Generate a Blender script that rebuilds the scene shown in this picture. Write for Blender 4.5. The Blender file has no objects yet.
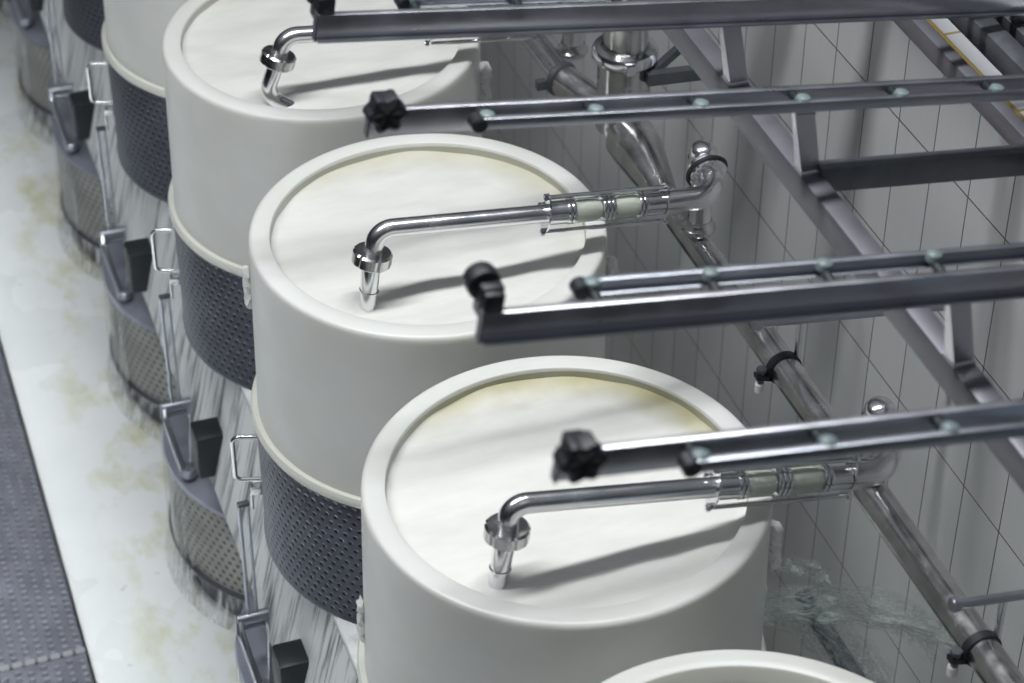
import bpy, bmesh, math, random
from mathutils import Vector, Matrix, noise
random.seed(4)
SC = bpy.context.scene
COL = SC.collection
V = Vector
PI = math.pi
OZ = 1.85            # height of the hoop rims above the floor
SP = 0.9005          # station spacing along the row (y axis)

# ------------------------------------------------------------------ materials
def nt(name):
    m = bpy.data.materials.new(name); m.use_nodes = True
    t = m.node_tree
    return m, t, t.nodes['Principled BSDF']
def N(t, kind, **kw):
    n = t.nodes.new(kind)
    for k, v in kw.items(): setattr(n, k, v)
    return n
def L(t, a, b): t.links.new(a, b)
def rgb(c): return (c[0], c[1], c[2], 1)
def ramp(t, fac, stops):
    r = N(t, 'ShaderNodeValToRGB')
    while len(r.color_ramp.elements) < len(stops): r.color_ramp.elements.new(.5)
    for e, (p, c) in zip(r.color_ramp.elements, stops):
        e.position = p; e.color = rgb(c) if not isinstance(c, (int, float)) else (c, c, c, 1)
    L(t, fac, r.inputs[0]); return r.outputs[0]
def texco(t, scale=(1, 1, 1), loc=(0, 0, 0)):
    tc = N(t, 'ShaderNodeTexCoord'); mp = N(t, 'ShaderNodeMapping')
    mp.inputs['Scale'].default_value = scale; mp.inputs['Location'].default_value = loc
    L(t, tc.outputs['Object'], mp.inputs[0]); return mp.outputs[0]
def noise_n(t, vec, scale, detail=3, rough=.5):
    n = N(t, 'ShaderNodeTexNoise'); n.inputs['Scale'].default_value = scale
    n.inputs['Detail'].default_value = detail; n.inputs['Roughness'].default_value = rough
    L(t, vec, n.inputs['Vector']); return n.outputs['Fac']
def math_n(t, op, a, b=None, c=None):
    n = N(t, 'ShaderNodeMath', operation=op)
    for i, x in enumerate((a, b, c)):
        if x is None: continue
        if isinstance(x, (int, float)): n.inputs[i].default_value = x
        else: L(t, x, n.inputs[i])
    return n.outputs[0]
def mixc(t, fac, a, b):
    n = N(t, 'ShaderNodeMix', data_type='RGBA')
    for i, x in ((0, fac), (6, a), (7, b)):
        if isinstance(x, (int, float)): n.inputs[i].default_value = x
        elif isinstance(x, tuple): n.inputs[i].default_value = rgb(x)
        else: L(t, x, n.inputs[i])
    return n.outputs[2]
def bump(t, b, h, strength=.3, dist=.01):
    n = N(t, 'ShaderNodeBump'); n.inputs['Strength'].default_value = strength; n.inputs['Distance'].default_value = dist
    L(t, h, n.inputs['Height']); L(t, n.outputs[0], b.inputs['Normal'])

def steel(name, col, rough, metal=1.0, var=.12, vs=(6, 6, 6)):
    m, t, b = nt(name)
    v = texco(t, vs); n = noise_n(t, v, 4, 4)
    lo = tuple(c * (1 - var) for c in col); hi = tuple(min(1, c * (1 + var)) for c in col)
    L(t, ramp(t, n, [(.3, lo), (.7, hi)]), b.inputs['Base Color'])
    L(t, ramp(t, n, [(.3, max(0, rough - .05)), (.7, rough + .07)]), b.inputs['Roughness'])
    b.inputs['Metallic'].default_value = metal
    return m
def plain(name, col, rough=.5, metal=0.0, spec=.5):
    m, t, b = nt(name)
    b.inputs['Base Color'].default_value = rgb(col); b.inputs['Roughness'].default_value = rough
    b.inputs['Metallic'].default_value = metal; b.inputs['Specular IOR Level'].default_value = spec
    return m

M = {}
M['polished'] = steel('polished_steel', (.76, .77, .79), .16)
M['satin'] = steel('satin_pipe_steel', (.80, .80, .82), .21, var=.05, vs=(3, 3, 3))
M['pipe'] = steel('brushed_pipe_steel', (.60, .595, .59), .21, var=.2)
M['frame'] = steel('frame_steel', (.56, .56, .61), .30, .95, .08, (3, 3, 3))
M['beam'] = steel('dull_beam_steel', (.17, .165, .19), .42, .5, .1, (3, 3, 3))
M['rail'] = steel('rail_steel', (.42, .44, .49), .32, .95, .06, (3, 3, 3))
M['lid'] = steel('lid_steel', (.42, .44, .52), .34, .6, .1, (3, 3, 3))
M['darksteel'] = steel('dark_steel', (.16, .17, .19), .4, .7)
M['black'] = plain('black_rubber', (.018, .022, .026), .45)
M['cap'] = plain('teal_grey_cap', (.19, .245, .25), .35)
M['weld'] = plain('weld_bead', (.72, .72, .75), .3, .8)

def hoop_mat():
    m, t, b = nt('white_polyethylene')
    v = texco(t); n = noise_n(t, v, 5, 3)
    L(t, ramp(t, n, [(.3, (.73, .735, .69)), (.7, (.80, .805, .785))]), b.inputs['Base Color'])
    b.inputs['Roughness'].default_value = .33
    b.inputs['Subsurface Weight'].default_value = .35
    b.inputs['Subsurface Radius'].default_value = (1.0, .95, .7)
    b.inputs['Subsurface Scale'].default_value = .035
    return m
M['hoop'] = hoop_mat()
M['lip'] = plain('ivory_plastic_lip', (.82, .83, .76), .4)

def curd_mat(name, edge, lum=1.0):
    m, t, b = nt(name)
    v = texco(t)
    n = noise_n(t, texco(t, (1, 3.0, 1)), 5, 4, .6)
    base = ramp(t, n, [(.3, (.78 * lum, .77 * lum, .73 * lum)), (.65, (.87 * lum, .865 * lum, .835 * lum))])
    sep = N(t, 'ShaderNodeSeparateXYZ'); L(t, v, sep.inputs[0])
    x, y = sep.outputs[0], sep.outputs[1]
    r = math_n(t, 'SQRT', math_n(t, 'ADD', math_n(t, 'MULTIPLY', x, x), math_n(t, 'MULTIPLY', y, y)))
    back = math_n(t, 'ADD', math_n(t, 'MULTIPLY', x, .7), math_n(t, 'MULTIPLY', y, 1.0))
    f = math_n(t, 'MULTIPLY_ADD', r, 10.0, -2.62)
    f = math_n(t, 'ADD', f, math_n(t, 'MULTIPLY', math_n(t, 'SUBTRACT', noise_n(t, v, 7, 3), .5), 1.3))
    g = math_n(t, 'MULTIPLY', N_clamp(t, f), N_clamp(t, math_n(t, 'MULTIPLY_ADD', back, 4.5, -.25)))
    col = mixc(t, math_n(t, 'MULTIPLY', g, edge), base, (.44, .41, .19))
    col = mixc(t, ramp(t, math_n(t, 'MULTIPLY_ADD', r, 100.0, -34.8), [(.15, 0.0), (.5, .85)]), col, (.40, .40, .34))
    L(t, col, b.inputs['Base Color'])
    b.inputs['Roughness'].default_value = .3
    b.inputs['Specular IOR Level'].default_value = .35
    bump(t, b, noise_n(t, v, 22, 4), .25, .006)
    return m
def N_clamp(t, x):
    n = N(t, 'ShaderNodeClamp'); L(t, x, n.inputs[0]); return n.outputs[0]
M['curd'] = curd_mat('creamy_curd', .5, .92)
M['curd_rich'] = curd_mat('creamy_curd_with_whey_margin', .9)
M['foam'] = plain('milk_foam', (.84, .85, .82), .35)

def perf_mat(name, base, hole, pitch=.026, rad=.27, rough=.38, metal=.6, vmax=99):
    m, t, b = nt(name)
    uv = N(t, 'ShaderNodeTexCoord').outputs['UV']
    sep = N(t, 'ShaderNodeSeparateXYZ'); L(t, uv, sep.inputs[0])
    u = math_n(t, 'DIVIDE', sep.outputs[0], pitch); w = math_n(t, 'DIVIDE', sep.outputs[1], pitch * .86)
    row = math_n(t, 'FLOOR', w)
    u = math_n(t, 'ADD', u, math_n(t, 'MULTIPLY', math_n(t, 'MODULO', row, 2.0), .5))
    fu = math_n(t, 'SUBTRACT', math_n(t, 'FRACT', u), .5)
    fw = math_n(t, 'MULTIPLY', math_n(t, 'SUBTRACT', math_n(t, 'FRACT', w), .5), .86)
    d = math_n(t, 'SQRT', math_n(t, 'ADD', math_n(t, 'MULTIPLY', fu, fu), math_n(t, 'MULTIPLY', fw, fw)))
    n = noise_n(t, texco(t), 6, 4)
    bc = ramp(t, n, [(.3, tuple(c * .8 for c in base)), (.7, tuple(c * 1.2 for c in base))])
    mask = math_n(t, 'MULTIPLY', ramp(t, d, [(rad - .06, 1.0), (rad + .02, 0.0)]), math_n(t, 'LESS_THAN', sep.outputs[1], vmax))
    L(t, mixc(t, mask, bc, hole), b.inputs['Base Color'])
    b.inputs['Metallic'].default_value = metal; b.inputs['Roughness'].default_value = rough
    bump(t, b, ramp(t, d, [(rad - .1, 0.0), (rad + .1, 1.0)]), .4, .006)
    return m
M['band'] = perf_mat('perforated_mould_steel', (.125, .135, .165), (.010, .012, .017), pitch=.0245, rad=.21, vmax=10 + OZ - .525)
M['drum'] = perf_mat('wet_perforated_steel', (.36, .36, .34), (.10, .10, .09), pitch=.028, rad=.24, rough=.45, metal=.35)

def streak_mat():
    m, t, b = nt('steel_under_running_whey')
    n = noise_n(t, texco(t, (0, 15, .9)), 3, 6, .7)
    n2 = noise_n(t, texco(t, (0, 4, 1.2)), 3, 4)
    f = math_n(t, 'ADD', math_n(t, 'MULTIPLY', n, .6), math_n(t, 'MULTIPLY', n2, .4))
    c = ramp(t, f, [(.38, (.07, .075, .085)), (.44, (.44, .46, .47)), (.50, (.82, .84, .84)), (.7, (.84, .86, .85))])
    L(t, c, b.inputs['Base Color'])
    b.inputs['Roughness'].default_value = .6
    b.inputs['Specular IOR Level'].default_value = .25
    bump(t, b, n, .15, .005)
    return m
M['streak'] = streak_mat()
def deck_mat():
    m, t, b = nt('deck_under_milky_whey')
    n = noise_n(t, texco(t), 16, 4, .65)
    L(t, ramp(t, n, [(.3, (.55, .57, .57)), (.5, (.8, .82, .81))]), b.inputs['Base Color'])
    b.inputs['Roughness'].default_value = .2
    bump(t, b, n, .4, .01)
    return m
M['deck'] = deck_mat()
def drip_mat():
    m, t, b = nt('falling_whey')
    n = noise_n(t, texco(t, (30, 30, 2.0)), 2, 4, .6)
    b.inputs['Base Color'].default_value = (.84, .86, .85, 1); b.inputs['Roughness'].default_value = .15
    L(t, ramp(t, n, [(.46, 0.0), (.62, .75)]), b.inputs['Alpha'])
    return m
M['drip'] = drip_mat()
def spray_mat():
    m, t, b = nt('thin_whey_spray')
    uv = N(t, 'ShaderNodeTexCoord').outputs['UV']
    mp = N(t, 'ShaderNodeMapping'); mp.inputs['Scale'].default_value = (2.6, 5, 1); L(t, uv, mp.inputs[0])
    n = noise_n(t, mp.outputs[0], 2.2, 5, .65)
    sep = N(t, 'ShaderNodeSeparateXYZ'); L(t, uv, sep.inputs[0])
    v = sep.outputs[1]
    e = math_n(t, 'MULTIPLY', math_n(t, 'MULTIPLY', v, math_n(t, 'SUBTRACT', 1.0, v)), 3.2)
    b.inputs['Base Color'].default_value = (.72, .82, .78, 1); b.inputs['Roughness'].default_value = .4
    L(t, math_n(t, 'MULTIPLY', ramp(t, n, [(.36, 0.0), (.62, 1.0)]), e), b.inputs['Alpha'])
    return m
M['spray'] = spray_mat()

def wall_mat():
    m, t, b = nt('grey_wall_panels')
    tc = N(t, 'ShaderNodeTexCoord'); sep = N(t, 'ShaderNodeSeparateXYZ'); L(t, tc.outputs['Object'], sep.inputs[0])
    cmb = N(t, 'ShaderNodeCombineXYZ')
    L(t, math_n(t, 'ADD', sep.outputs[1], .028 + 157 * .163), cmb.inputs[0])
    L(t, math_n(t, 'ADD', sep.outputs[2], .152 - OZ + 60 * .342), cmb.inputs[1])
    br = N(t, 'ShaderNodeTexBrick', offset=0.0, squash=1.0)
    br.inputs['Scale'].default_value = 1; br.inputs['Brick Width'].default_value = .163; br.inputs['Row Height'].default_value = .342
    br.inputs['Mortar Size'].default_value = .0019; br.inputs['Mortar Smooth'].default_value = .15; br.inputs['Bias'].default_value = 0
    br.inputs['Color1'].default_value = (.76, .765, .77, 1); br.inputs['Color2'].default_value = (.70, .705, .71, 1)
    br.inputs['Mortar'].default_value = (.05, .052, .055, 1)
    L(t, cmb.outputs[0], br.inputs['Vector'])
    n = noise_n(t, texco(t, (1, 8, 1.2)), 5, 4)
    col = mixc(t, math_n(t, 'MULTIPLY', n, .35), br.outputs['Color'], (.60, .61, .615))
    L(t, mixc(t, br.outputs['Fac'], col, (.05, .052, .055)), b.inputs['Base Color'])
    b.inputs['Roughness'].default_value = .42
    bump(t, b, math_n(t, 'SUBTRACT', 1.0, br.outputs['Fac']), .5, .004)
    return m
M['wall'] = wall_mat()
def ledge_mat():
    m, t, b = nt('white_ledge_tiles')
    tc = N(t, 'ShaderNodeTexCoord'); sep = N(t, 'ShaderNodeSeparateXYZ'); L(t, tc.outputs['Object'], sep.inputs[0])
    y2 = sep.outputs[1]
    cmb = N(t, 'ShaderNodeCombineXYZ'); L(t, math_n(t, 'ADD', y2, 20.163), cmb.inputs[0]); L(t, math_n(t, 'ADD', sep.outputs[0], 3.05), cmb.inputs[1])
    br = N(t, 'ShaderNodeTexBrick', offset=0.0)
    br.inputs['Scale'].default_value = 1; br.inputs['Brick Width'].default_value = .32; br.inputs['Row Height'].default_value = .4
    br.inputs['Mortar Size'].default_value = .0045
    br.inputs['Color1'].default_value = (.86, .87, .9, 1); br.inputs['Color2'].default_value = (.84, .85, .88, 1)
    br.inputs['Mortar'].default_value = (.55, .42, .2, 1)
    L(t, cmb.outputs[0], br.inputs['Vector']); L(t, br.outputs['Color'], b.inputs['Base Color'])
    b.inputs['Roughness'].default_value = .25
    return m
M['ledge'] = ledge_mat()
M['sealant'] = plain('ochre_sealant', (.55, .40, .13), .6)
def floor_mat():
    m, t, b = nt('wet_white_floor')
    v = texco(t); sep = N(t, 'ShaderNodeSeparateXYZ'); L(t, v, sep.inputs[0])
    n = noise_n(t, v, 2.0, 3)
    base = ramp(t, n, [(.35, (.74, .765, .765)), (.65, (.82, .84, .835))])
    # dried whey stains with their own outline, beside the row of moulds
    n2 = noise_n(t, texco(t, (1.6, 1, 1)), 4.2, 5, .65)
    band = ramp(t, math_n(t, 'MULTIPLY_ADD', sep.outputs[0], 1.0, 1.0), [(.28, 0.0), (.42, .8), (.62, 1.0)])
    st = math_n(t, 'MULTIPLY', ramp(t, n2, [(.48, 0.0), (.66, .85)]), band)
    c = mixc(t, st, base, (.52, .52, .29))
    n3 = noise_n(t, v, 19, 3, .6)
    c = mixc(t, math_n(t, 'MULTIPLY', ramp(t, n3, [(.67, 0.0), (.74, .5)]), 1.0), c, (.42, .44, .38))
    L(t, c, b.inputs['Base Color'])
    L(t, ramp(t, n, [(.3, .18), (.7, .4)]), b.inputs['Roughness'])
    bump(t, b, noise_n(t, v, 9, 3), .12, .01)
    return m
M['floor'] = floor_mat()
def plank_mat():
    m, t, b = nt('anti_slip_plank_steel')
    n = noise_n(t, texco(t), 12, 4)
    L(t, ramp(t, n, [(.3, (.15, .155, .185)), (.7, (.25, .255, .30))]), b.inputs['Base Color'])
    b.inputs['Metallic'].default_value = .5; b.inputs['Roughness'].default_value = .4
    return m
M['plank'] = plank_mat()
def glass_mat():
    m, t, b = nt('sight_glass')
    b.inputs['Base Color'].default_value = (.93, .96, .95, 1); b.inputs['Roughness'].default_value = .03
    b.inputs['Transmission Weight'].default_value = 1.0; b.inputs['IOR'].default_value = 1.3
    return m
M['glass'] = glass_mat()
M['milk_in_glass'] = plain('milky_whey', (.90, .90, .80), .3)
M['hookwhite'] = plain('white_bolt_cap', (.85, .85, .83), .4)

# ------------------------------------------------------------------ mesh helpers
def quad_box(bm, c, ax, ay, az):
    """box from centre and three half-axis vectors"""
    c, ax, ay, az = V(c), V(ax), V(ay), V(az)
    vs = [bm.verts.new(c + ax * i + ay * j + az * k) for i in (-1, 1) for j in (-1, 1) for k in (-1, 1)]
    for f in ((0, 1, 3, 2), (4, 6, 7, 5), (0, 4, 5, 1), (2, 3, 7, 6), (0, 2, 6, 4), (1, 5, 7, 3)):
        bm.faces.new([vs[i] for i in f])
    return vs
def box(bm, lo, hi):
    lo, hi = V(lo), V(hi); c = (lo + hi) / 2; h = (hi - lo) / 2
    return quad_box(bm, c, (h.x, 0, 0), (0, h.y, 0), (0, 0, h.z))
def prism(bm, bot, top):
    a = [bm.verts.new(V(p)) for p in bot]; b = [bm.verts.new(V(p)) for p in top]; n = len(a)
    bm.faces.new(a[::-1]); bm.faces.new(b)
    for i in range(n): bm.faces.new([a[i], a[(i + 1) % n], b[(i + 1) % n], b[i]])
def frame(d):
    d = V(d).normalized(); u = V((0, 0, 1)) if abs(d.z) < .9 else V((1, 0, 0))
    a = d.cross(u).normalized(); return d, a, d.cross(a).normalized()
def fillet(pts, r, n=8, lim=.49):
    pts = [V(p) for p in pts]; out = [pts[0]]
    for i in range(1, len(pts) - 1):
        p, q, s = pts[i - 1], pts[i], pts[i + 1]
        rr = r[i - 1] if isinstance(r, (list, tuple)) else r
        a = (p - q); b = (s - q); la, lb = a.length, b.length; a.normalize(); b.normalize()
        ang = a.angle(b); t = min(rr / math.tan(ang / 2), la * lim, lb * lim)
        rad = t * math.tan(ang / 2); A, B = q + a * t, q + b * t
        cdir = (a + b).normalized(); c = q + cdir * (rad / math.sin(ang / 2))
        va, vb = A - c, B - c; th = va.angle(vb)
        for k in range(n + 1):
            f = k / n
            out.append(c + (va * math.sin((1 - f) * th) + vb * math.sin(f * th)) / math.sin(th))
    out.append(pts[-1]); return out
def tube(bm, pts, r, seg=16, cap=True):
    pts = [V(p) for p in pts]; n = len(pts)
    rs = r if isinstance(r, (list, tuple)) else [r] * n
    dirs = []
    for i in range(n):
        a = pts[max(i - 1, 0)]; b = pts[min(i + 1, n - 1)]; dirs.append((b - a).normalized())
    _, u, w = frame(dirs[0]); rings = []
    for i in range(n):
        if i:
            q = dirs[i - 1].rotation_difference(dirs[i]); u = q @ u; w = q @ w
        rings.append([bm.verts.new(pts[i] + (u * math.cos(2 * PI * k / seg) + w * math.sin(2 * PI * k / seg)) * rs[i]) for k in range(seg)])
    for a, b in zip(rings, rings[1:]):
        for k in range(seg): bm.faces.new([a[k], a[(k + 1) % seg], b[(k + 1) % seg], b[k]])
    if cap: bm.faces.new(rings[0][::-1]); bm.faces.new(rings[-1])
def lathe(bm, prof, seg=96, c=(0, 0, 0), d=(0, 0, 1), uvr=None, closed=False, wob=None):
    """profile of (radius, height) turned about axis d at c; radius 0 closes to a point"""
    d, a, b = frame(d); c = V(c); rings = []
    uvl = bm.loops.layers.uv.verify() if uvr else None
    for (r, h) in prof:
        if r < 1e-6: rings.append([bm.verts.new(c + d * h)])
        else: rings.append([bm.verts.new(c + d * h + (a * math.cos(2 * PI * k / seg) + b * math.sin(2 * PI * k / seg)) * (r + (wob(2 * PI * k / seg, h) if wob else 0))) for k in range(seg)])
    pairs = list(zip(range(len(prof)), range(1, len(prof))))
    if closed: pairs.append((len(prof) - 1, 0))
    for i, j in pairs:
        A, B = rings[i], rings[j]
        for k in range(seg):
            k2 = (k + 1) % seg
            if len(A) == 1 and len(B) == 1: continue
            if len(A) == 1: f = bm.faces.new([A[0], B[k2], B[k]]); continue
            if len(B) == 1: f = bm.faces.new([A[k], A[k2], B[0]]); continue
            f = bm.faces.new([A[k], A[k2], B[k2], B[k]])
            if uvl:
                w = 2 * PI * uvr / seg
                for lp, (uu, vv) in zip(f.loops, ((k, prof[i][1]), (k + 1, prof[i][1]), (k + 1, prof[j][1]), (k, prof[j][1]))):
                    lp[uvl].uv = (uu * w, vv + 10)
def cyl(bm, a, b, r, seg=24, bev=0):
    a, b = V(a), V(b); h = (b - a).length
    p = [(0, 0), (r, 0), (r, h), (0, h)] if not bev else [(0, 0), (r - bev, 0), (r, bev), (r, h - bev), (r - bev, h), (0, h)]
    lathe(bm, p, seg, a, b - a)
def blob(bm, c, s, seed=0, sub=2, amp=.35, fr=2.2):
    g = bmesh.ops.create_icosphere(bm, subdivisions=sub, radius=1)
    for v in g['verts']:
        k = 1 + amp * noise.noise(v.co * fr + V((seed * 3.1, seed, 0)))
        v.co = V(c) + V((v.co.x * s[0], v.co.y * s[1], v.co.z * s[2])) * k

ORG = {}
def obj(name, bm, mat, parent=None, bevel=0, sharp=35, label=None, kind=None):
    bmesh.ops.recalc_face_normals(bm, faces=bm.faces)
    if bevel:
        es = [e for e in bm.edges if len(e.link_faces) == 2 and e.calc_face_angle(0) > .6]
        bmesh.ops.bevel(bm, geom=es, offset=bevel, segments=2, affect='EDGES', profile=.5)
    if parent is not None:
        o0 = ORG[parent.name]
        for v in bm.verts: v.co -= o0
    me = bpy.data.meshes.new(name); bm.to_mesh(me); bm.free()
    for p in me.polygons: p.use_smooth = True
    me.set_sharp_from_angle(angle=math.radians(sharp))
    me.materials.append(M[mat])
    o = bpy.data.objects.new(name, me); COL.objects.link(o)
    if parent is not None:
        o.parent = parent
        ORG[o.name] = ORG[parent.name].copy()
    else: ORG[o.name] = V((0, 0, 0))
    if label: o['label'] = label
    if kind: o['kind'] = kind
    return o
def thing(name, label, cat, loc=(0, 0, 0), group=None):
    o = bpy.data.objects.new(name, None); COL.objects.link(o); o.location = loc; o.empty_display_size = .05
    o['label'] = label; o['category'] = cat
    if group: o['group'] = group
    ORG[o.name] = V(loc); return o
def tag(o, label, cat, group=None, kind=None):
    o['label'] = label; o['category'] = cat
    if group: o['group'] = group
    if kind: o['kind'] = kind
    return o
def recenter(o, c):
    c = V(c); o.data.transform(Matrix.Translation(-c)); o.location = c; return o
def dup(root, loc, label):
    r = root.copy(); COL.objects.link(r); r.location = loc; r['label'] = label
    ORG[r.name] = V(loc)
    for ch in list(root.children):
        c = ch.copy(); COL.objects.link(c); c.parent = r
        for g in list(ch.children):
            d = g.copy(); COL.objects.link(d); d.parent = c
    return r
nb = bmesh.new

# ------------------------------------------------------------------ the setting
bm = nb(); box(bm, (-3.5, -4.5, -.06), (1.05, 7.5, 0)); o = obj('floor', bm, 'floor'); o['kind'] = 'structure'
bm = nb(); box(bm, (1.05, -4.5, -.06), (1.85, 7.5, OZ + .468)); o = obj('wall_right', bm, 'wall'); o['kind'] = 'structure'
bm = nb(); box(bm, (1.057, -4.5, OZ + .468), (1.85, 7.5, OZ + .481)); o = obj('trim_1', bm, 'ledge'); o['kind'] = 'structure'
bm = nb(); tube(bm, [(1.053, -4.4, OZ + .475), (1.053, 7.4, OZ + .475)], .0065, 8); o = obj('trim_2', bm, 'sealant'); o['kind'] = 'structure'

# walkway of anti-slip planks beside the wet floor
def plank(r, y0, y1):
    x0, x1, zt = -1.075, -.815, .06
    bm = nb()
    box(bm, (x0, y0, zt - .006), (x1, y1, zt)); box(bm, (x0, y0, .0), (x0 + .006, y1, zt)); box(bm, (x1 - .006, y0, .0), (x1, y1, zt))
    obj('tread', bm, 'plank', r)
    bm = nb(); px = .0365; rows = int((x1 - x0 - .02) / px); y = y0 + .014
    while y < min(y1, 3.4) - .012:
        for i in range(rows + 1):
            cx = x0 + .020 + i * px; cy = y + (.013 if i % 2 else 0)
            lo = [bm.verts.new((cx + .0125 * math.cos(a), cy + .010 * math.sin(a), zt)) for a in [k * PI / 3 for k in range(6)]]
            hi = [bm.verts.new((cx + .0070 * math.cos(a), cy + .0055 * math.sin(a), zt + .010)) for a in [k * PI / 3 for k in range(6)]]
            for k in range(6): bm.faces.new([lo[k], lo[(k + 1) % 6], hi[(k + 1) % 6], hi[k]])
            bm.faces.new(hi)
        y += .026
    obj('raised_buttons', bm, 'button', r, kind='stuff')
M['button'] = steel('worn_button_steel', (.42, .43, .48), .35, .7)
YJ = .75
r = thing('walkway_plank', 'long grey anti-slip steel walkway plank along the left edge of the white floor', 'walkway', (-.945, YJ + 1.5, 0), 'walkway planks')
plank(r, YJ + .004, YJ + 3.0)
r = thing('walkway_plank', 'short visible end of the next anti-slip walkway plank in the bottom left corner', 'walkway', (-.945, YJ - .6, 0), 'walkway planks')
plank(r, YJ - 1.2, YJ - .004)
bm = nb()
for i in range(7):
    x = -1.063 + i * .036; box(bm, (x, YJ - .010, .055), (x + .026, YJ + .010, .072))
obj('end_joint', bm, 'weld', r, label='bright dashed seam at the plank end')

# ------------------------------------------------------------------ drip table under the upper moulds
T = thing('drip_table', 'long steel table under the white columns, front panel streaming with whey', 'table', (0, 1.2, 0))
ZD = OZ - .862
bm = nb(); box(bm, (-.325, -2.4, ZD - .03), (.44, 5.6, ZD)); obj('table_top', bm, 'deck', T, bevel=.006)
bm = nb(); ap = [(-.316, ZD - .005), (-.340, OZ - .96), (-.364, OZ - 1.06), (-.388, OZ - 1.16), (-.412, OZ - 1.262)]
th = .006; prof = ap + [(x + th * .8, z - th) for x, z in ap[::-1]]; rows = []
for i in range(201):
    y = -2.4 + 8.0 * i / 200
    rows.append([bm.verts.new((x + .006 * noise.noise(V((y * 3, z * 2, 1))), y, z)) for x, z in prof])
for a, b in zip(rows, rows[1:]):
    for j in range(len(prof)): bm.faces.new([a[j], a[(j + 1) % len(prof)], b[(j + 1) % len(prof)], b[j]])
bm.faces.new(rows[0]); bm.faces.new(rows[-1][::-1])
obj('front_panel', bm, 'streak', T, sharp=60)
for y in (-2.3, -.4, 1.5, 3.4, 5.5):
    bm = nb(); box(bm, (.40, y - .03, 0), (.44, y + .03, ZD - .03)); obj('leg', bm, 'darksteel', T)
for k in range(-1, 6):
    y = k * SP - .165
    bm = nb(); box(bm, (-.448, y, OZ - 1.235), (-.345, y + .09, OZ - 1.09)); obj('stop_block', bm, 'black', T, bevel=.012, label='dark rubber block on the streaming panel')

# ------------------------------------------------------------------ stations
LH = {-2: 'white plastic curd column nearest the camera, only its rim cut by the bottom edge',
      -1: 'large white plastic curd column in the lower middle, in front of the others',
      0: 'white plastic curd column in the middle of the row, standing on a dark perforated mould with a handle',
      1: 'white plastic curd column at the top, its back rim cut by the top edge',
      2: 'white plastic column at the upper left, only its grey side showing behind the top one',
      3: 'farthest white plastic column, just a sliver in the upper left corner'}
def make_column():
    t = thing('curd_column', LH[0], 'column', (0, 0, OZ - .463), 'white plastic columns on the drip table')
    bm = nb()
    p = [(.353, -.463), (.353, -.003), (.3535, -.001), (.355, 0), (.389, 0), (.395, -.0015), (.399, -.005), (.4005, -.011), (.401, -.02), (.4014, -.05), (.4020, -.09), (.4070, -.41), (.4074, -.44), (.408, -.463)]
    lathe(bm, [(r_, OZ + z) for r_, z in p], 128, closed=True)
    obj('sleeve', bm, 'hoop', t, sharp=50)
    return t
col0 = make_column()
clumps = {0: [(.380, -.160, -.075, 1.3), (.386, -.135, -.11, 1.1), (-.39, .10, -.10, .8)], 1: [(.382, -.15, -.09, 1.5)], -1: [(.378, -.175, -.09, 1.2), (-.385, .09, -.30, .7)]}
cols = {k: (col0 if k == 0 else dup(col0, (0, k * SP, OZ - .463), LH[k])) for k in range(-2, 4)}
for k, c in cols.items():
    for j, (x, y, z, q) in enumerate(clumps.get(k, [])):
        bm = nb(); f = .410 / math.hypot(x, y)
        for i in range(5): blob(bm, (x * f, k * SP + y * f, OZ + z - .020 * i), (.013 * q, .018, .020), seed=j * 7 + i + k * 3, amp=.6)
        obj('curd_splash', bm, 'foam', c, label='curd stuck to the side')
LC = {-2: 'whey surface inside the column cut by the bottom edge', -1: 'bright creamy curd filling the large lower middle column, yellow whey along its back',
      0: 'creamy curd filling the middle column under the second filling pipe', 1: 'white curd filling the top column under the hooked nozzle'}
for k in range(-2, 2):
    bm = nb(); R_ = .352; nr = 26; ns = 96; rings = []
    cv = bm.verts.new((0, 0, 0))
    for i in range(1, nr + 1):
        r_ = R_ * i / nr
        rings.append([bm.verts.new((r_ * math.cos(2 * PI * j / ns), r_ * math.sin(2 * PI * j / ns),
            .006 * noise.noise(V((r_ * math.cos(2 * PI * j / ns) * 9, r_ * math.sin(2 * PI * j / ns) * 14, k * 5.))) + (.004 if i == nr else 0))) for j in range(ns)])
    for j in range(ns): bm.faces.new([cv, rings[0][j], rings[0][(j + 1) % ns]])
    for a, b in zip(rings, rings[1:]):
        for j in range(ns): bm.faces.new([a[j], b[j], b[(j + 1) % ns], a[(j + 1) % ns]])
    film = [bm.verts.new((.3525 * math.cos(2 * PI * j / ns), .3525 * math.sin(2 * PI * j / ns), (.03 if k == -2 else .018) + .002 * math.sin(j * .2 + k))) for j in range(ns)]
    for j in range(ns): bm.faces.new([rings[-1][j], rings[-1][(j + 1) % ns], film[(j + 1) % ns], film[j]])
    bot = [bm.verts.new((R_ * math.cos(2 * PI * j / ns), R_ * math.sin(2 * PI * j / ns), -.1)) for j in range(ns)]
    for j in range(ns): bm.faces.new([rings[-1][j], bot[j], bot[(j + 1) % ns], rings[-1][(j + 1) % ns]])
    bm.faces.new(bot[::-1])
    o = obj('curd', bm, 'curd_rich' if k == -1 else 'curd'); o.location = (0, k * SP, OZ - (.075 if k == -2 else .028))
    tag(o, LC[k], 'curd')

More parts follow.
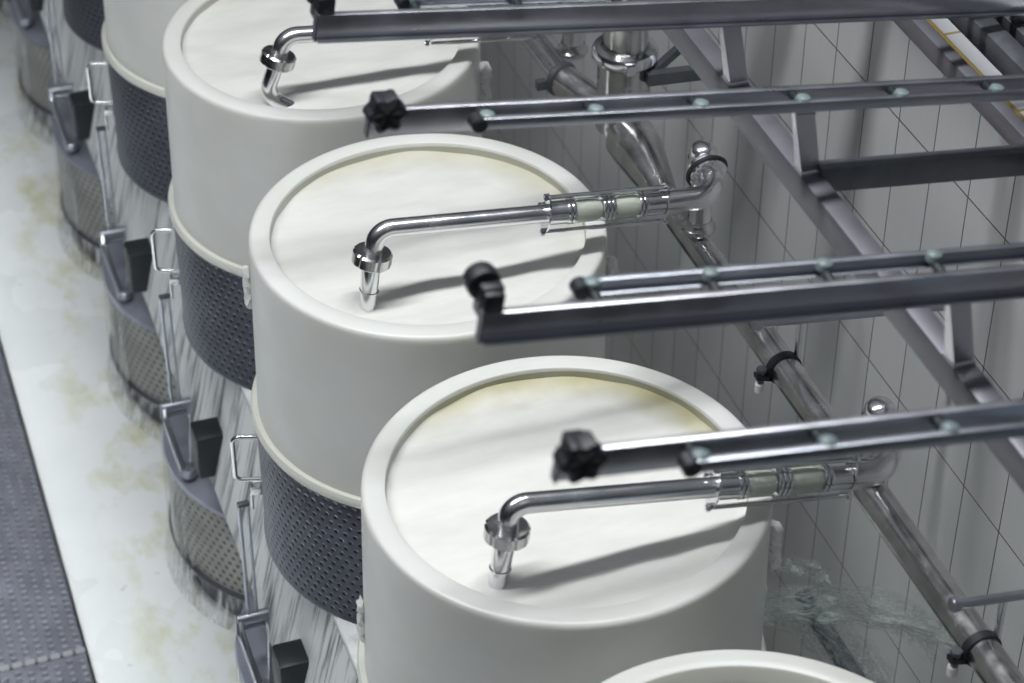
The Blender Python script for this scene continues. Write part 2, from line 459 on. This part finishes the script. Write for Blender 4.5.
LM = {-2: 'dark perforated mould under the column cut by the bottom edge, hidden from view',
      -1: 'dark perforated mould under the large lower middle column, hidden behind it',
      0: 'dark perforated mould with a wire handle under the middle column, lowest dark band',
      1: 'dark perforated mould with a handle under the top column, second dark band from below',
      2: 'dark perforated mould with a handle in the upper left, third dark band from below',
      3: 'farthest dark perforated mould at the top edge in the upper left'}
def make_mould():
    t = thing('perforated_mould', LM[0], 'mould', (0, 0, ZD), 'dark perforated moulds on the drip table')
    bm = nb()
    lathe(bm, [(.395, OZ - .488), (.412, OZ - .488), (.415, OZ - .493), (.413, ZD + .012), (.416, ZD + .008), (.416, ZD), (.395, ZD)], 128, uvr=.413)
    obj('perforated_wall', bm, 'band', t, sharp=50)
    bm = nb(); lathe(bm, [(.36, OZ - .470), (.42, OZ - .463), (.424, OZ - .470), (.424, OZ - .485), (.418, OZ - .491), (.36, OZ - .491)], 128, closed=True)
    obj('liner_lip', bm, 'lip', t, sharp=50, label='ivory plastic lip')
    d = V((-.975, .22, 0)); pts = [d * .405 + V((0, 0, OZ - .574)), d * .475 + V((0, 0, OZ - .569)), d * .475 + V((0, 0, OZ - .702)), d * .405 + V((0, 0, OZ - .706))]
    bm = nb(); tube(bm, fillet(pts, .016), .0058, 12)
    obj('handle', bm, 'polished', t, label='bright wire handle')
    bm = nb(); n = V((-.22, -.975, 0)); quad_box(bm, d * .425 + V((0, 0, OZ - .735)), d * .016, n * .012, (0, 0, .011)); tube(bm, [d * .44 + V((0, 0, OZ - .745)), d * .44 + V((0, 0, OZ - .80))], .004, 8)
    obj('latch', bm, 'polished', t, bevel=.002)
    return t
mo = make_mould()
for k in range(-2, 4):
    if k: dup(mo, (0, k * SP, ZD), LM[k])

# lower pressing moulds, seen beside the panel, with their press rods
LL = ['lower pressing mould at the bottom left, only its grey lid showing beside the panel',
      'lower grey pressing mould beside the panel, lowest whole one on the left',
      'lower grey pressing mould beside the panel, second whole one from below',
      'lower grey pressing mould beside the panel, third whole one from below',
      'lower grey pressing mould near the upper left corner, one before the last', 'last lower pressing mould in the upper left corner']
def make_low():
    t = thing('pressing_mould', LL[0], 'mould', (-.02, .17, 0), 'grey pressing moulds on the floor')
    c = (-.02, .17, 0)
    bm = nb(); lathe(bm, [(.44, OZ - 1.43), (.458, OZ - 1.43), (.46, OZ - 1.44), (.46, OZ - 1.715), (.44, OZ - 1.715)], 112, c, uvr=.46)
    obj('perforated_wall', bm, 'drum', t, sharp=50)
    bm = nb(); lathe(bm, [(.40, OZ - 1.715), (.466, OZ - 1.715), (.472, OZ - 1.722), (.466, OZ - 1.735), (.43, OZ - 1.74), (.43, 0), (.40, 0)], 96, c, closed=True)
    obj('base_ring', bm, 'darksteel', t, sharp=40)  # dark colour puts the shade below the drum into the ring
    bm = nb(); lathe(bm, [(0, OZ - 1.40), (.40, OZ - 1.402), (.43, OZ - 1.408), (.462, OZ - 1.418), (.466, OZ - 1.428), (.455, OZ - 1.432), (0, OZ - 1.432)], 112, c)
    obj('lid', bm, 'lid', t, sharp=50)
    return t
lo0 = make_low()
LR = ['upright press rod and clevis at the bottom left beside the dark block', 'upright press rod and clevis above the lowest whole grey pressing mould',
      'upright press rod and clevis above the second whole grey pressing mould', 'upright press rod and clevis above the third whole grey pressing mould',
      'upright press rod above the grey pressing mould near the corner', 'upright press rod in the far upper left corner']
def make_rod():
    x, y, zt = -.440, .16, OZ - 1.275
    t = thing('press_rod', LR[0], 'press rod', (x, y, zt), 'press rods in front of the panel')
    bm = nb(); tube(bm, [(x - .011, y, zt + .06), (x - .011, y, OZ - .83)], .0055, 12); tube(bm, [(x + .011, y, zt + .06), (x + .011, y, OZ - .83)], .004, 12)
    obj('rod', bm, 'rail', t)
    bm = nb(); box(bm, (x - .016, y - .008, OZ - .840), (x + .016, y + .008, OZ - .828)); obj('top_bracket', bm, 'darksteel', t, bevel=.004)
    bm = nb(); cyl(bm, (x - .045, y, zt + .055), (x + .045, y, zt + .055), .016, 16, .003); cyl(bm, (x - .045, y, zt + .028), (x + .045, y, zt + .028), .012, 16, .003)
    obj('cross_pin', bm, 'rail', t)
    bm = nb()
    for s in (-1, 1): tube(bm, fillet([(x + s * .034, y, zt + .06), (x + s * .04, y - .03, zt + .035), (x + s * .016, y - .10, zt - .10)], .03), .011, 10)
    cyl(bm, (x, y - .10, zt - .125), (x, y - .10, zt - .095), .026, 20, .004)
    obj('clevis', bm, 'rail', t)
    return t
rod0 = make_rod()
for k in range(1, 6):
    dup(lo0, (-.02, k * SP + .17, 0), LL[k])
    dup(rod0, (-.440, k * SP + .16, OZ - 1.275), LR[k])

# running whey: thin falling streams below the table edge and under the pressing moulds
bm = nb()
for k in range(0, 6):
    cx, cy = -.02, k * SP + .17
    for (r0, r1, z0, z1, a0, a1) in ((.466, .472, OZ - 1.425, OZ - 1.71, -.25, .35), (.474, .492, OZ - 1.722, .002, -1.1, .9)):
        grid = []
        for i in range(61):
            a = PI + a0 + (a1 - a0) * i / 60; w = .006 * noise.noise(V((a * 9, k, z1)))
            grid.append([bm.verts.new((cx + (r0 + (r1 - r0) * f + w * f) * math.cos(a), cy + (r0 + (r1 - r0) * f + w * f) * math.sin(a), z0 + (z1 - z0) * f)) for f in (0, .25, .5, .75, 1)])
        for a, b in zip(grid, grid[1:]):
            for j in range(4): bm.faces.new([a[j], b[j], b[j + 1], a[j + 1]])
o = obj('whey_streams', bm, 'drip'); tag(o, 'thin streams of whey running down the grey pressing moulds to the floor', 'whey', kind='stuff')
bm = nb()
for k in range(-1, 4):
    for i in range(34):
        a = random.uniform(0, 1); y = k * SP - .45 + random.uniform(-.2, .2); x = -.31 + random.uniform(0, .22)
        s = random.uniform(.006, .026); blob(bm, (x, y, ZD + s * .2), (s, s, s * .5), seed=i, sub=1)
o = obj('whey_foam', bm, 'foam'); tag(o, 'white foam and splashes lying on the table between the moulds', 'foam', kind='stuff')
# spray thrown toward the wall from the large front column
bm = nb(); uvl = bm.loops.layers.uv.verify()
def ribbon(p0, p1, p2, w0, w1, n=26, mrow=5):
    p0, p1, p2 = V(p0), V(p1), V(p2); grid = []
    for i in range(n + 1):
        t_ = i / n; p = p0 * (1 - t_) ** 2 + p1 * 2 * t_ * (1 - t_) + p2 * t_ * t_; w = w0 + (w1 - w0) * t_
        grid.append([bm.verts.new(p + V((0, .02 * noise.noise(V((t_ * 6, j, w0 * 90))), w * (j / mrow - .5)))) for j in range(mrow + 1)])
    for i in range(n):
        for j in range(mrow):
            f = bm.faces.new([grid[i][j], grid[i + 1][j], grid[i + 1][j + 1], grid[i][j + 1]])
            for lp, (a, b) in zip(f.loops, ((i, j), (i + 1, j), (i + 1, j + 1), (i, j + 1))): lp[uvl].uv = (a / n * 3 + w0 * 11, b / mrow)
ribbon((.42, -.95, OZ - .42), (.62, -1.0, OZ - .36), (.80, -1.05, OZ - .56), .05, .16)
ribbon((.42, -.97, OZ - .44), (.60, -1.02, OZ - .40), (.84, -1.12, OZ - .52), .05, .10)
ribbon((.42, -.93, OZ - .46), (.56, -.96, OZ - .46), (.74, -1.0, OZ - .80), .08, .28)
ribbon((.43, -.90, OZ - .36), (.5, -.92, OZ - .33), (.58, -.95, OZ - .40), .04, .07)
o = obj('whey_spray', bm, 'spray'); tag(o, 'thin pale spray of whey fanning out beside the large front column toward the wall', 'spray', kind='stuff')
bm = nb()
for i in range(5): blob(bm, (.425 + .004 * i, -.93 + .01 * i, OZ - .38 - .022 * i), (.014, .02, .024), seed=i, amp=.6)
o = obj('curd_lump', bm, 'foam'); recenter(o, (.43, -.92, OZ - .42)); tag(o, 'ragged white lump of curd on the right side of the large front column', 'curd')

# ------------------------------------------------------------------ filling pipes with sight glasses
def union(bm, c, d, r, h, notch=6):
    """slotted round union nut"""
    d, a, b = frame(d); c = V(c); seg = notch * 8; rings = []
    for (rr, hh) in ((r * .62, -h / 2), (r * .9, -h / 2), (r, -h * .36), (r, h * .36), (r * .9, h / 2), (r * .62, h / 2)):
        ring = []
        for k in range(seg):
            q = rr * (.94 if (k % 8) == 0 and rr > r * .8 else 1)
            ring.append(bm.verts.new(c + d * hh + (a * math.cos(2 * PI * k / seg) + b * math.sin(2 * PI * k / seg)) * q))
        rings.append(ring)
    for A, B in zip(rings, rings[1:]):
        for k in range(seg): bm.faces.new([A[k], A[(k + 1) % seg], B[(k + 1) % seg], B[k]])
    bm.faces.new(rings[0][::-1]); bm.faces.new(rings[-1])
PR = .0205
def filling_pipe(label, el, end, flange, tip, mid=None, glass=True, ring=None, riser=None, GL=.277):
    """el: elbow corner, end: far end of the straight run, flange: union centre, tip: nozzle end"""
    el, end, flange, tip = V(el), V(end), V(flange), V(tip)
    d = (end - el).normalized()
    t = thing('filling_pipe', label, 'pipe', el, 'filling pipes over the columns')
    L0 = (end - el).length
    g0 = el + d * (L0 - GL) if glass else end
    bm = nb(); tube(bm, fillet([flange, el, g0], .062, 10), PR, 24); obj('spout_pipe', bm, 'satin', t)
    bm = nb(); nd = (el - flange).normalized(); union(bm, flange, nd, .043, .032); obj('union_nut', bm, 'pipe', t, sharp=30)
    bm = nb()
    if mid is None:
        tube(bm, [flange - nd * .0, flange * .5 + tip * .5, tip], [.021, .0195, .017], 24)
        lathe(bm, [(.0195, -.002), (.0212, -.002), (.0212, .002), (.0195, .002)], 24, flange * .45 + tip * .55, nd, closed=True)
    else:
        tube(bm, fillet([flange, V(mid), tip], .05, 10), .0195, 24)
    obj('nozzle', bm, 'polished', t)
    if not glass: return t
    _, s, u = frame(d); u = V((0, 0, 1)); s = V((0, 1, 0)); u = d.cross(s).normalized(); u = u if u.z > 0 else -u
    P = lambda a: el + d * (L0 - GL + a)
    for a in (.0, GL):
        bm = nb(); oa = [[bm.verts.new(P(a) + d * e + s * (.027 * math.cos(q * PI / 16)) + u * (.049 * math.sin(q * PI / 16))) for q in range(32)] for e in (-.0022, .0022)]
        bm.faces.new(oa[0][::-1]); bm.faces.new(oa[1])
        for q in range(32): bm.faces.new([oa[0][q], oa[0][(q + 1) % 32], oa[1][(q + 1) % 32], oa[1][q]])
        obj('end_plate', bm, 'polished', t)
    for sy, sz in ((0, .041), (-.010, -.041), (.024, .004)):
        v = s * sy + u * sz
        bm = nb(); tube(bm, [P(-.013) + v, P(GL + .013) + v], .0052, 10)
        for a in (-.007, GL + .007): cyl(bm, P(a) + v - d * .004, P(a) + v + d * .004, .0085, 6)
        obj('tie_rod', bm, 'polished', t)
    bm = nb(); tube(bm, [P(.003), P(.048)], .0262, 24); obj('sleeve', bm, 'polished', t)
    bm = nb(); tube(bm, [P(GL - .048), P(GL - .003)], .0262, 24); obj('sleeve', bm, 'polished', t)
    for a in (.054, .142, GL - .054):
        bm = nb(); n = 2 if a != .142 else 3
        for j in range(n): lathe(bm, [(.018, -.004), (.0275, -.004), (.0285, 0), (.0275, .004), (.018, .004)], 24, P(a + (j - (n - 1) / 2) * .010), d, closed=True)
        obj('gasket_ring', bm, 'polished', t)
    for a, b in ((.060, .127), (.157, GL - .060)):
        bm = nb(); lathe(bm, [(0, 0), (.018, 0), (.0240, .008), (.0250, .02), (.0250, (b - a) - .02), (.0240, (b - a) - .008), (.018, b - a), (0, b - a)], 28, P(a), d)
        g = obj('milky_glass', bm, 'milk_in_glass', t, label='glass full of pale whey')
        bm = nb(); lathe(bm, [(.0256, 0), (.0268, 0), (.0268, b - a), (.0256, b - a)], 28, P(a), d, closed=True); obj('glass_tube', bm, 'glass', g)
    # elbow to the riser, union ring, valve body and riser down to the supply pipe
    rg = V(ring); rs = V(riser); e1 = V((rg.x, end.y, end.z - .012))
    ax = (rg - e1).normalized()
    bm = nb(); tube(bm, fillet([P(GL), e1, rg], .062, 14, .92), .0275, 24); obj('end_elbow', bm, 'satin', t)
    bm = nb(); union(bm, rg, ax, .044, .018, 8); lathe(bm, [(.018, .008), (.036, .008), (.0385, .014), (.0385, .026), (.033, .032), (.018, .032)], 32, rg, ax); obj('union_nut', bm, 'satin', t, sharp=30)
    bm = nb(); lathe(bm, [(.030, -.004), (.0485, -.004), (.0505, 0), (.0485, .004), (.030, .004)], 32, rg + ax * .006, ax, closed=True); obj('gasket_ring', bm, 'black', t)
    bm = nb(); zt = rs.z
    lathe(bm, [(0, zt), (.014, zt - .001), (.024, zt - .006), (.030, zt - .015), (.032, zt - .025), (.032, zt - .038), (.035, zt - .040), (.035, zt - .052), (.032, zt - .054), (.028, zt - .10), (.028, ZRT), (0, ZRT)], 28, (rs.x, rs.y, 0))
    cyl(bm, rg + ax * .02, V((rs.x, rs.y, rg.z + .012)), .027, 24)
    obj('riser', bm, 'satin', t)
    bm = nb(); lathe(bm, [(.02, 0), (.038, 0), (.040, .004), (.040, .012), (.034, .018), (.031, .03), (.02, .03)], 28, (rs.x, rs.y, ZRT + .01), closed=True)
    obj('branch_collar', bm, 'pipe', t)
    return t
ZRT = OZ - .112
filling_pipe('steel filling pipe with sight glass over the middle column', (-.168, -.185, OZ + .158), (.487, -.187, OZ + .085), (-.182, -.187, OZ + .090), (-.204, -.202, OZ - .055),
             ring=(.622, -.118, OZ + .090), riser=(.634, -.062, OZ + .135))
filling_pipe('steel filling pipe with sight glass over the large lower middle column', (-.182, -1.09, OZ + .150), (.51, -1.092, OZ + .028), (-.189, -1.092, OZ + .086), (-.217, -1.105, OZ - .06),
             ring=(.618, -1.025, OZ + .036), riser=(.634, -.968, OZ + .085), GL=.29)
filling_pipe('steel filling pipe with a hooked nozzle over the top column', (-.150, .655, OZ + .16), (.487, .655, OZ + .085), (-.170, .655, OZ + .10), (-.125, .650, OZ - .06), mid=(-.205, .665, OZ + .0),
             ring=(.622, .722, OZ + .090), riser=(.634, .778, OZ + .135))

# ------------------------------------------------------------------ supply pipe
XP, ZP, RP = .63, OZ - .14, .0345
S = thing('supply_pipe', 'thick steel supply pipe running along the wall to the upright fitting', 'pipe', (XP, -.8, ZP))
bm = nb(); tube(bm, [(XP, -3.2 + i * .335, ZP) for i in range(11)], RP, 32); obj('pipe', bm, 'pipe', S)
bm = nb(); tube(bm, [(XP, .10, ZP), (XP, .115, ZP), (XP, .15, ZP + .003), (XP, .30, ZP + .028), (XP, .36, ZP + .03)], [RP, RP, RP + .003, .062, .064], 32); obj('reducer', bm, 'pipe', S)
for y in (-2.3, .06):
    bm = nb(); lathe(bm, [(RP - .002, -.006), (RP + .0016, -.004), (RP + .0016, .004), (RP - .002, .006)], 32, (XP, y + .06, ZP), (0, 1, 0), closed=True); obj('weld_seam', bm, 'weld', S)
yv = .415
bm = nb(); lathe(bm, [(0, OZ - .13), (.04, OZ - .128), (.066, OZ - .105), (.066, OZ + .085), (.06, OZ + .09), (0, OZ + .09)], 40, (XP, yv, 0)); obj('tee_body', bm, 'pipe', S)
bm = nb(); lathe(bm, [(.055, OZ + .088), (.076, OZ + .088), (.081, OZ + .094), (.081, OZ + .112), (.076, OZ + .12), (.060, OZ + .124), (.055, OZ + .12)], 40, (XP, yv, 0), closed=True)
box(bm, (XP - .03, yv - .092, OZ + .092), (XP - .008, yv - .074, OZ + .116)); obj('clamp_ring', bm, 'polished', S)
bm = nb(); tube(bm, [(XP, yv, OZ + .09), (XP, yv, OZ + .5)], .0555, 36); obj('riser', bm, 'pipe', S)
bm = nb(); a = V((XP - .02, yv + .04, OZ - .09)); b = V((XP - .085, yv + .19, OZ - .07)); tube(bm, [a, b], .041, 28); obj('side_branch', bm, 'pipe', S)
bm = nb(); cyl(bm, b, b + (b - a).normalized() * .02, .047, 28, .004)
quad_box(bm, b + V((-.06, .0, 0)), (.012, 0, 0), (0, .010, 0), (0, 0, .012)); obj('branch_clamp', bm, 'darksteel', S)
for s in (-.02, .022):
    bm = nb(); tube(bm, [b + V((s, .0, .01)), b + V((s - .02, .42, .01))], .0135, 16); obj('thin_tube', bm, 'polished', S)

bm = nb(); quad_box(bm, (.765, .315, OZ + .075), (.105, -.03, .012), (0, .012, 0), (0, 0, .016)); obj('side_bracket', bm, 'darksteel', S)
bm = nb(); quad_box(bm, (.72, .345, OZ + .115), (.05, -.02, .06), (-.006, 0, .006), (0, .010, 0)); obj('side_bracket', bm, 'darksteel', S)

# hangers: clamp, bolt, upright and wall bar
LHg = {-2: 'pipe hanger with clamp at the bottom right, its wall bar in view', -1: 'pipe hanger with clamp on the supply pipe, bar hidden behind a rail arm'}
for k, y in ((-2, -1.45), (-1, -.555)):
    h = thing('pipe_hanger', LHg[k], 'hanger', (XP, y, ZP), 'hangers of the supply pipe')
    bm = nb(); lathe(bm, [(RP, -.009), (RP + .0045, -.009), (RP + .0045, .009), (RP, .009)], 36, (XP, y, ZP), (0, 1, 0), closed=True)
    quad_box(bm, (XP - RP - .014, y, ZP - .012), (.018, 0, -.006), (0, .009, 0), (0, 0, .006)); obj('clamp', bm, 'black', h)
    bm = nb(); cyl(bm, (XP - RP - .018, y, ZP + .004), (XP - RP - .018, y, ZP - .03), .0075, 6); cyl(bm, (XP - RP - .018, y, ZP + .004), (XP - RP - .018, y, ZP + .012), .012, 6); obj('bolt', bm, 'darksteel', h)
    bm = nb(); cyl(bm, (XP - RP - .02, y, ZP - .052), (XP - RP - .02, y, ZP - .028), .0105, 14, .002); obj('bolt_cap', bm, 'hookwhite', h)
    bm = nb(); tube(bm, [(XP + .03, y, ZP + RP - .02), (XP + .03, y, ZP + .125)], .0078, 14); obj('upright', bm, 'polished', h)
    bm = nb(); tube(bm, [(XP - .066, y, ZP + .137), (1.053, y, ZP + .069)], .0095, 16); obj('wall_bar', bm, 'rail', h)
    bm = nb(); cyl(bm, (XP - .082, y, ZP + .139), (XP - .064, y, ZP + .137), .015, 16, .003); obj('end_cap', bm, 'rail', h)

# low conduit along the foot of the wall behind the spray
bm = nb(); tube(bm, [(.66, -2.4, .06 + OZ - .76), (.66, -.70, .06 + OZ - .76)], .022, 20)
o = obj('conduit', bm, 'darksteel'); recenter(o, (.66, -1.5, OZ - .70)); tag(o, 'dark low pipe behind the whey spray at the bottom right', 'pipe')

# ------------------------------------------------------------------ steel support frame
F = thing('support_frame', 'welded grey steel frame of long beams and cross members under the rail arms', 'frame', (.55, 0, OZ + .70))
ZB = OZ + .68; SLZ = -.142
bm = nb(); box(bm, (.397, -3.0, ZB - .060), (.438, 4.5, ZB)); obj('long_beam', bm, 'beam', F, bevel=.003)
bm = nb(); box(bm, (.875, -3.0, ZB - .085), (.903, 4.5, ZB - .040)); obj('long_beam', bm, 'beam', F, bevel=.003)
bm = nb(); box(bm, (.935, -3.0, ZB - .030), (.978, 4.5, ZB + .02)); box(bm, (1.0, -3.0, ZB - .030), (1.035, 4.5, ZB + .02)); box(bm, (.935, -3.0, ZB - .030), (1.035, 4.5, ZB - .022)); obj('long_beam', bm, 'darksteel', F, bevel=.002)
for k in (-1, 0, 1):
    y = -.985 + k * SP; bm = nb()
    a, b = V((.432, y, ZB - .010)), V((.885, y, ZB - .066)); dd = (b - a) / 2
    quad_box(bm, (a + b) / 2, dd, (0, .016, 0), (0, 0, .026)); obj('cross_member', bm, 'darksteel', F, bevel=.003)
def arm_y(kind, k): return {'a': -.6615, 'b': -.985}[kind] + k * SP
def arm_z(x): return OZ + .925 + SLZ * (x + .399)
for k in (-1, 0, 1):
    for kind in 'ab':
        y = arm_y(kind, k); z0, z1 = arm_z(.376) + .002, arm_z(.414) + .002; yo = -.004 if kind == 'a' else .0
        bm = nb(); prism(bm, [(.401, y + yo, ZB), (.437, y + yo, ZB), (.437, y + .03, ZB), (.401, y + .03, ZB)],
                         [(.376, y + .0, z0), (.414, y + .0, z1), (.414, y + .016, z1), (.376, y + .016, z0)])
        obj('post', bm, 'frame', F)
        bm = nb(); tube(bm, [(.401, y + .03, ZB + .002), (.401, y + yo - .001, ZB + .002), (.437, y + yo - .001, ZB + .002)], .004, 8); obj('weld_bead', bm, 'weld', F)
        bm = nb(); tube(bm, [(.376, y - .002, z0 - .003), (.414, y - .002, z1 - .003)], .0035, 8); obj('weld_bead', bm, 'weld', F)
        bm = nb(); box(bm, (1.002, y + .002, ZB + .015), (1.032, y + .02, arm_z(1.03) + .005)); obj('post', bm, 'darksteel', F)
# ------------------------------------------------------------------ rail arms
LA = {('a', -1): 'rail arm over the middle column with a round black roller standing at its tip',
      ('b', -1): 'lowest rail arm, blurred dark roller at its tip over the large front column',
      ('a', 0): 'topmost rail arm, its tip over the top column', ('b', 0): 'rail arm with a black lobed roller between the top and the middle column',
      ('a', 1): 'rail arm just beyond the top edge of the view', ('b', 1): 'rail arm above the view casting its shadow on the middle column'}
def arm(kind, k, x1=1.4):
    y0 = arm_y(kind, k); d = V((1, 0, SLZ)).normalized(); b = V((0, 1, 0)); Z = V((-d.z, 0, d.x)); O = V((-.399, y0, OZ + .925))
    m = 1 if kind == 'a' else -1                 # side on which the rail hangs
    Ln = (x1 + .399) / d.x; D = .014
    P = lambda a, bb, z: O + d * a + b * bb + Z * z
    off = lambda bb: bb if m > 0 else D - bb     # mirror across the beam
    t = thing('rail_arm', LA[(kind, k)], 'rail arm', O, 'rail arms across the row')
    def bx(bm, a0, a1, b0, b1, z0, z1):
        b0, b1 = off(b0), off(b1); quad_box(bm, P((a0 + a1) / 2, (b0 + b1) / 2, (z0 + z1) / 2), d * (a1 - a0) / 2, b * abs(b1 - b0) / 2, Z * (z1 - z0) / 2)
    bm = nb(); bx(bm, .003, Ln, 0, D, .0, .049); obj('beam', bm, 'frame', t, bevel=.002)
    bm = nb(); bx(bm, 0, .0035, -.001, D + .001, -.002, .052); obj('end_plate', bm, 'darksteel', t)
    bm = nb(); bx(bm, .004, Ln, -.011, 0, .0, .004); obj('bottom_flange', bm, 'rail', t)
    a0 = .178; zr = .033
    bm = nb(); bx(bm, a0, Ln, .055, .067, zr, zr + .0205); bx(bm, a0, Ln, .045, .055, zr, zr + .002); obj('rail', bm, 'rail', t, bevel=.0015)
    bm = nb(); cyl(bm, P(a0 - .004, off(.04), zr + .008), P(a0 - .004, off(.07), zr + .008), .014, 20, .003); obj('rail_end', bm, 'black', t, label='black rounded rail end')
    a = a0 + .012
    while a < Ln - .05:
        bm = nb(); cyl(bm, P(a, off(D), .038), P(a, off(.056), zr + .008), .0085, 12); g = obj('spacer_bolt', bm, 'black', t)
        bm = nb(); lathe(bm, [(0, .009), (.007, .0085), (.012, .006), (.0145, 0), (.0145, -.006), (0, -.006)], 18, P(a, off(.052), zr + .017), Z); obj('cap_nut', bm, 'cap', g)
        a += .193
    # bracket and roller at the tip
    bm = nb(); bx(bm, .002, .034, .001, .034, .040, .080); bx(bm, .0, .036, .012, .044, .03, .085); obj('roller_bracket', bm, 'black', t, bevel=.005)
    bm = nb(); sh = .012 if m > 0 else .018; c0, c1 = P(sh, off(.030), .074), P(sh, off(.066), .074)
    if m < 0: c0, c1 = P(sh, off(.020), .062), P(sh, off(.060), .062)
    rr = .026 if m > 0 else .031
    lob = (lambda th, h: .004 * math.cos(6 * th)) if kind == 'b' else None
    hh = (c1 - c0).length
    lathe(bm, [(.006, -.001), (rr - .008, 0), (rr - .001, .004), (rr, .008), (rr, hh - .008), (rr - .001, hh - .004), (rr - .008, hh), (.006, hh - .004), (0, hh - .006)], 36, c0, c1 - c0, wob=lob)
    rl = obj('roller', bm, 'black', t)
    bm = nb(); cyl(bm, c0 - b * .012 * m, c0 + b * .004 * m, .008, 6); obj('axle_bolt', bm, 'darksteel', rl)
    return t
for kk in (('a', -1), ('b', -1), ('a', 0), ('b', 0), ('a', 1), ('b', 1)): arm(*kk)

# ------------------------------------------------------------------ light
def area(name, loc, rot, sx, sy, e, col=(1, 1, 1)):
    l = bpy.data.lights.new(name, 'AREA'); l.shape = 'RECTANGLE'; l.size = sx; l.size_y = sy; l.energy = e; l.color = col
    o = bpy.data.objects.new(name, l); COL.objects.link(o); o.location = loc; o.rotation_euler = rot; return o
area('ceiling_tube_light', (-.9, -.42, OZ + 3.7), (0, 0, 0), 4.2, .30, 150, (.97, .99, 1.0))
o = area('floor_fill_light', (-1.85, 1.6, OZ + 4.6), (0, 0, 0), .4, 5.0, 36, (.94, .98, 1.0)); o.data.spread = math.radians(30)  # added fill with a narrow spread, only to brighten the white floor
area('blue_lamp', (.75, -3.1, OZ + .25), (math.radians(-78), 0, math.radians(-12)), .5, .2, 1.6, (.03, .55, 1.0))
w = bpy.data.worlds.new('hall_air'); SC.world = w; w.use_nodes = True
wt = w.node_tree; bg = wt.nodes['Background']
tc = N(wt, 'ShaderNodeTexCoord'); sp_ = N(wt, 'ShaderNodeSeparateXYZ'); L(wt, tc.outputs['Generated'], sp_.inputs[0])
L(wt, ramp(wt, sp_.outputs[2], [(0.0, (.022, .025, .028)), (.25, (.05, .056, .062)), (.6, (.24, .26, .28)), (1.0, (.42, .45, .48))]), bg.inputs[0]); bg.inputs[1].default_value = .45
# ------------------------------------------------------------------ camera
cd = bpy.data.cameras.new('camera'); cam = bpy.data.objects.new('camera', cd); COL.objects.link(cam); SC.camera = cam
R_ = V((0.94513441, -0.32662929, 0.00585302)); U_ = V((0.19576543, 0.58062822, 0.79028271)); Fw = V((0.26152791, 0.74577756, -0.61271443))
mt = Matrix((( R_.x, U_.x, -Fw.x, 0), (R_.y, U_.y, -Fw.y, 0), (R_.z, U_.z, -Fw.z, 0), (0, 0, 0, 1)))
mt.translation = V((-1.228349, -4.07574693, 2.97892746 + OZ)); cam.matrix_world = mt
cd.sensor_width = 36; cd.lens = 2319.906 / 1024 * 36; cd.clip_start = .05; cd.clip_end = 60
cd.dof.use_dof = True; cd.dof.focus_distance = 4.95; cd.dof.aperture_fstop = 3.4

SC.view_settings.view_transform = 'Standard'; SC.view_settings.look = 'None'; SC.view_settings.gamma = 1; SC.view_settings.exposure = .22
SC.view_settings.use_curve_mapping = False
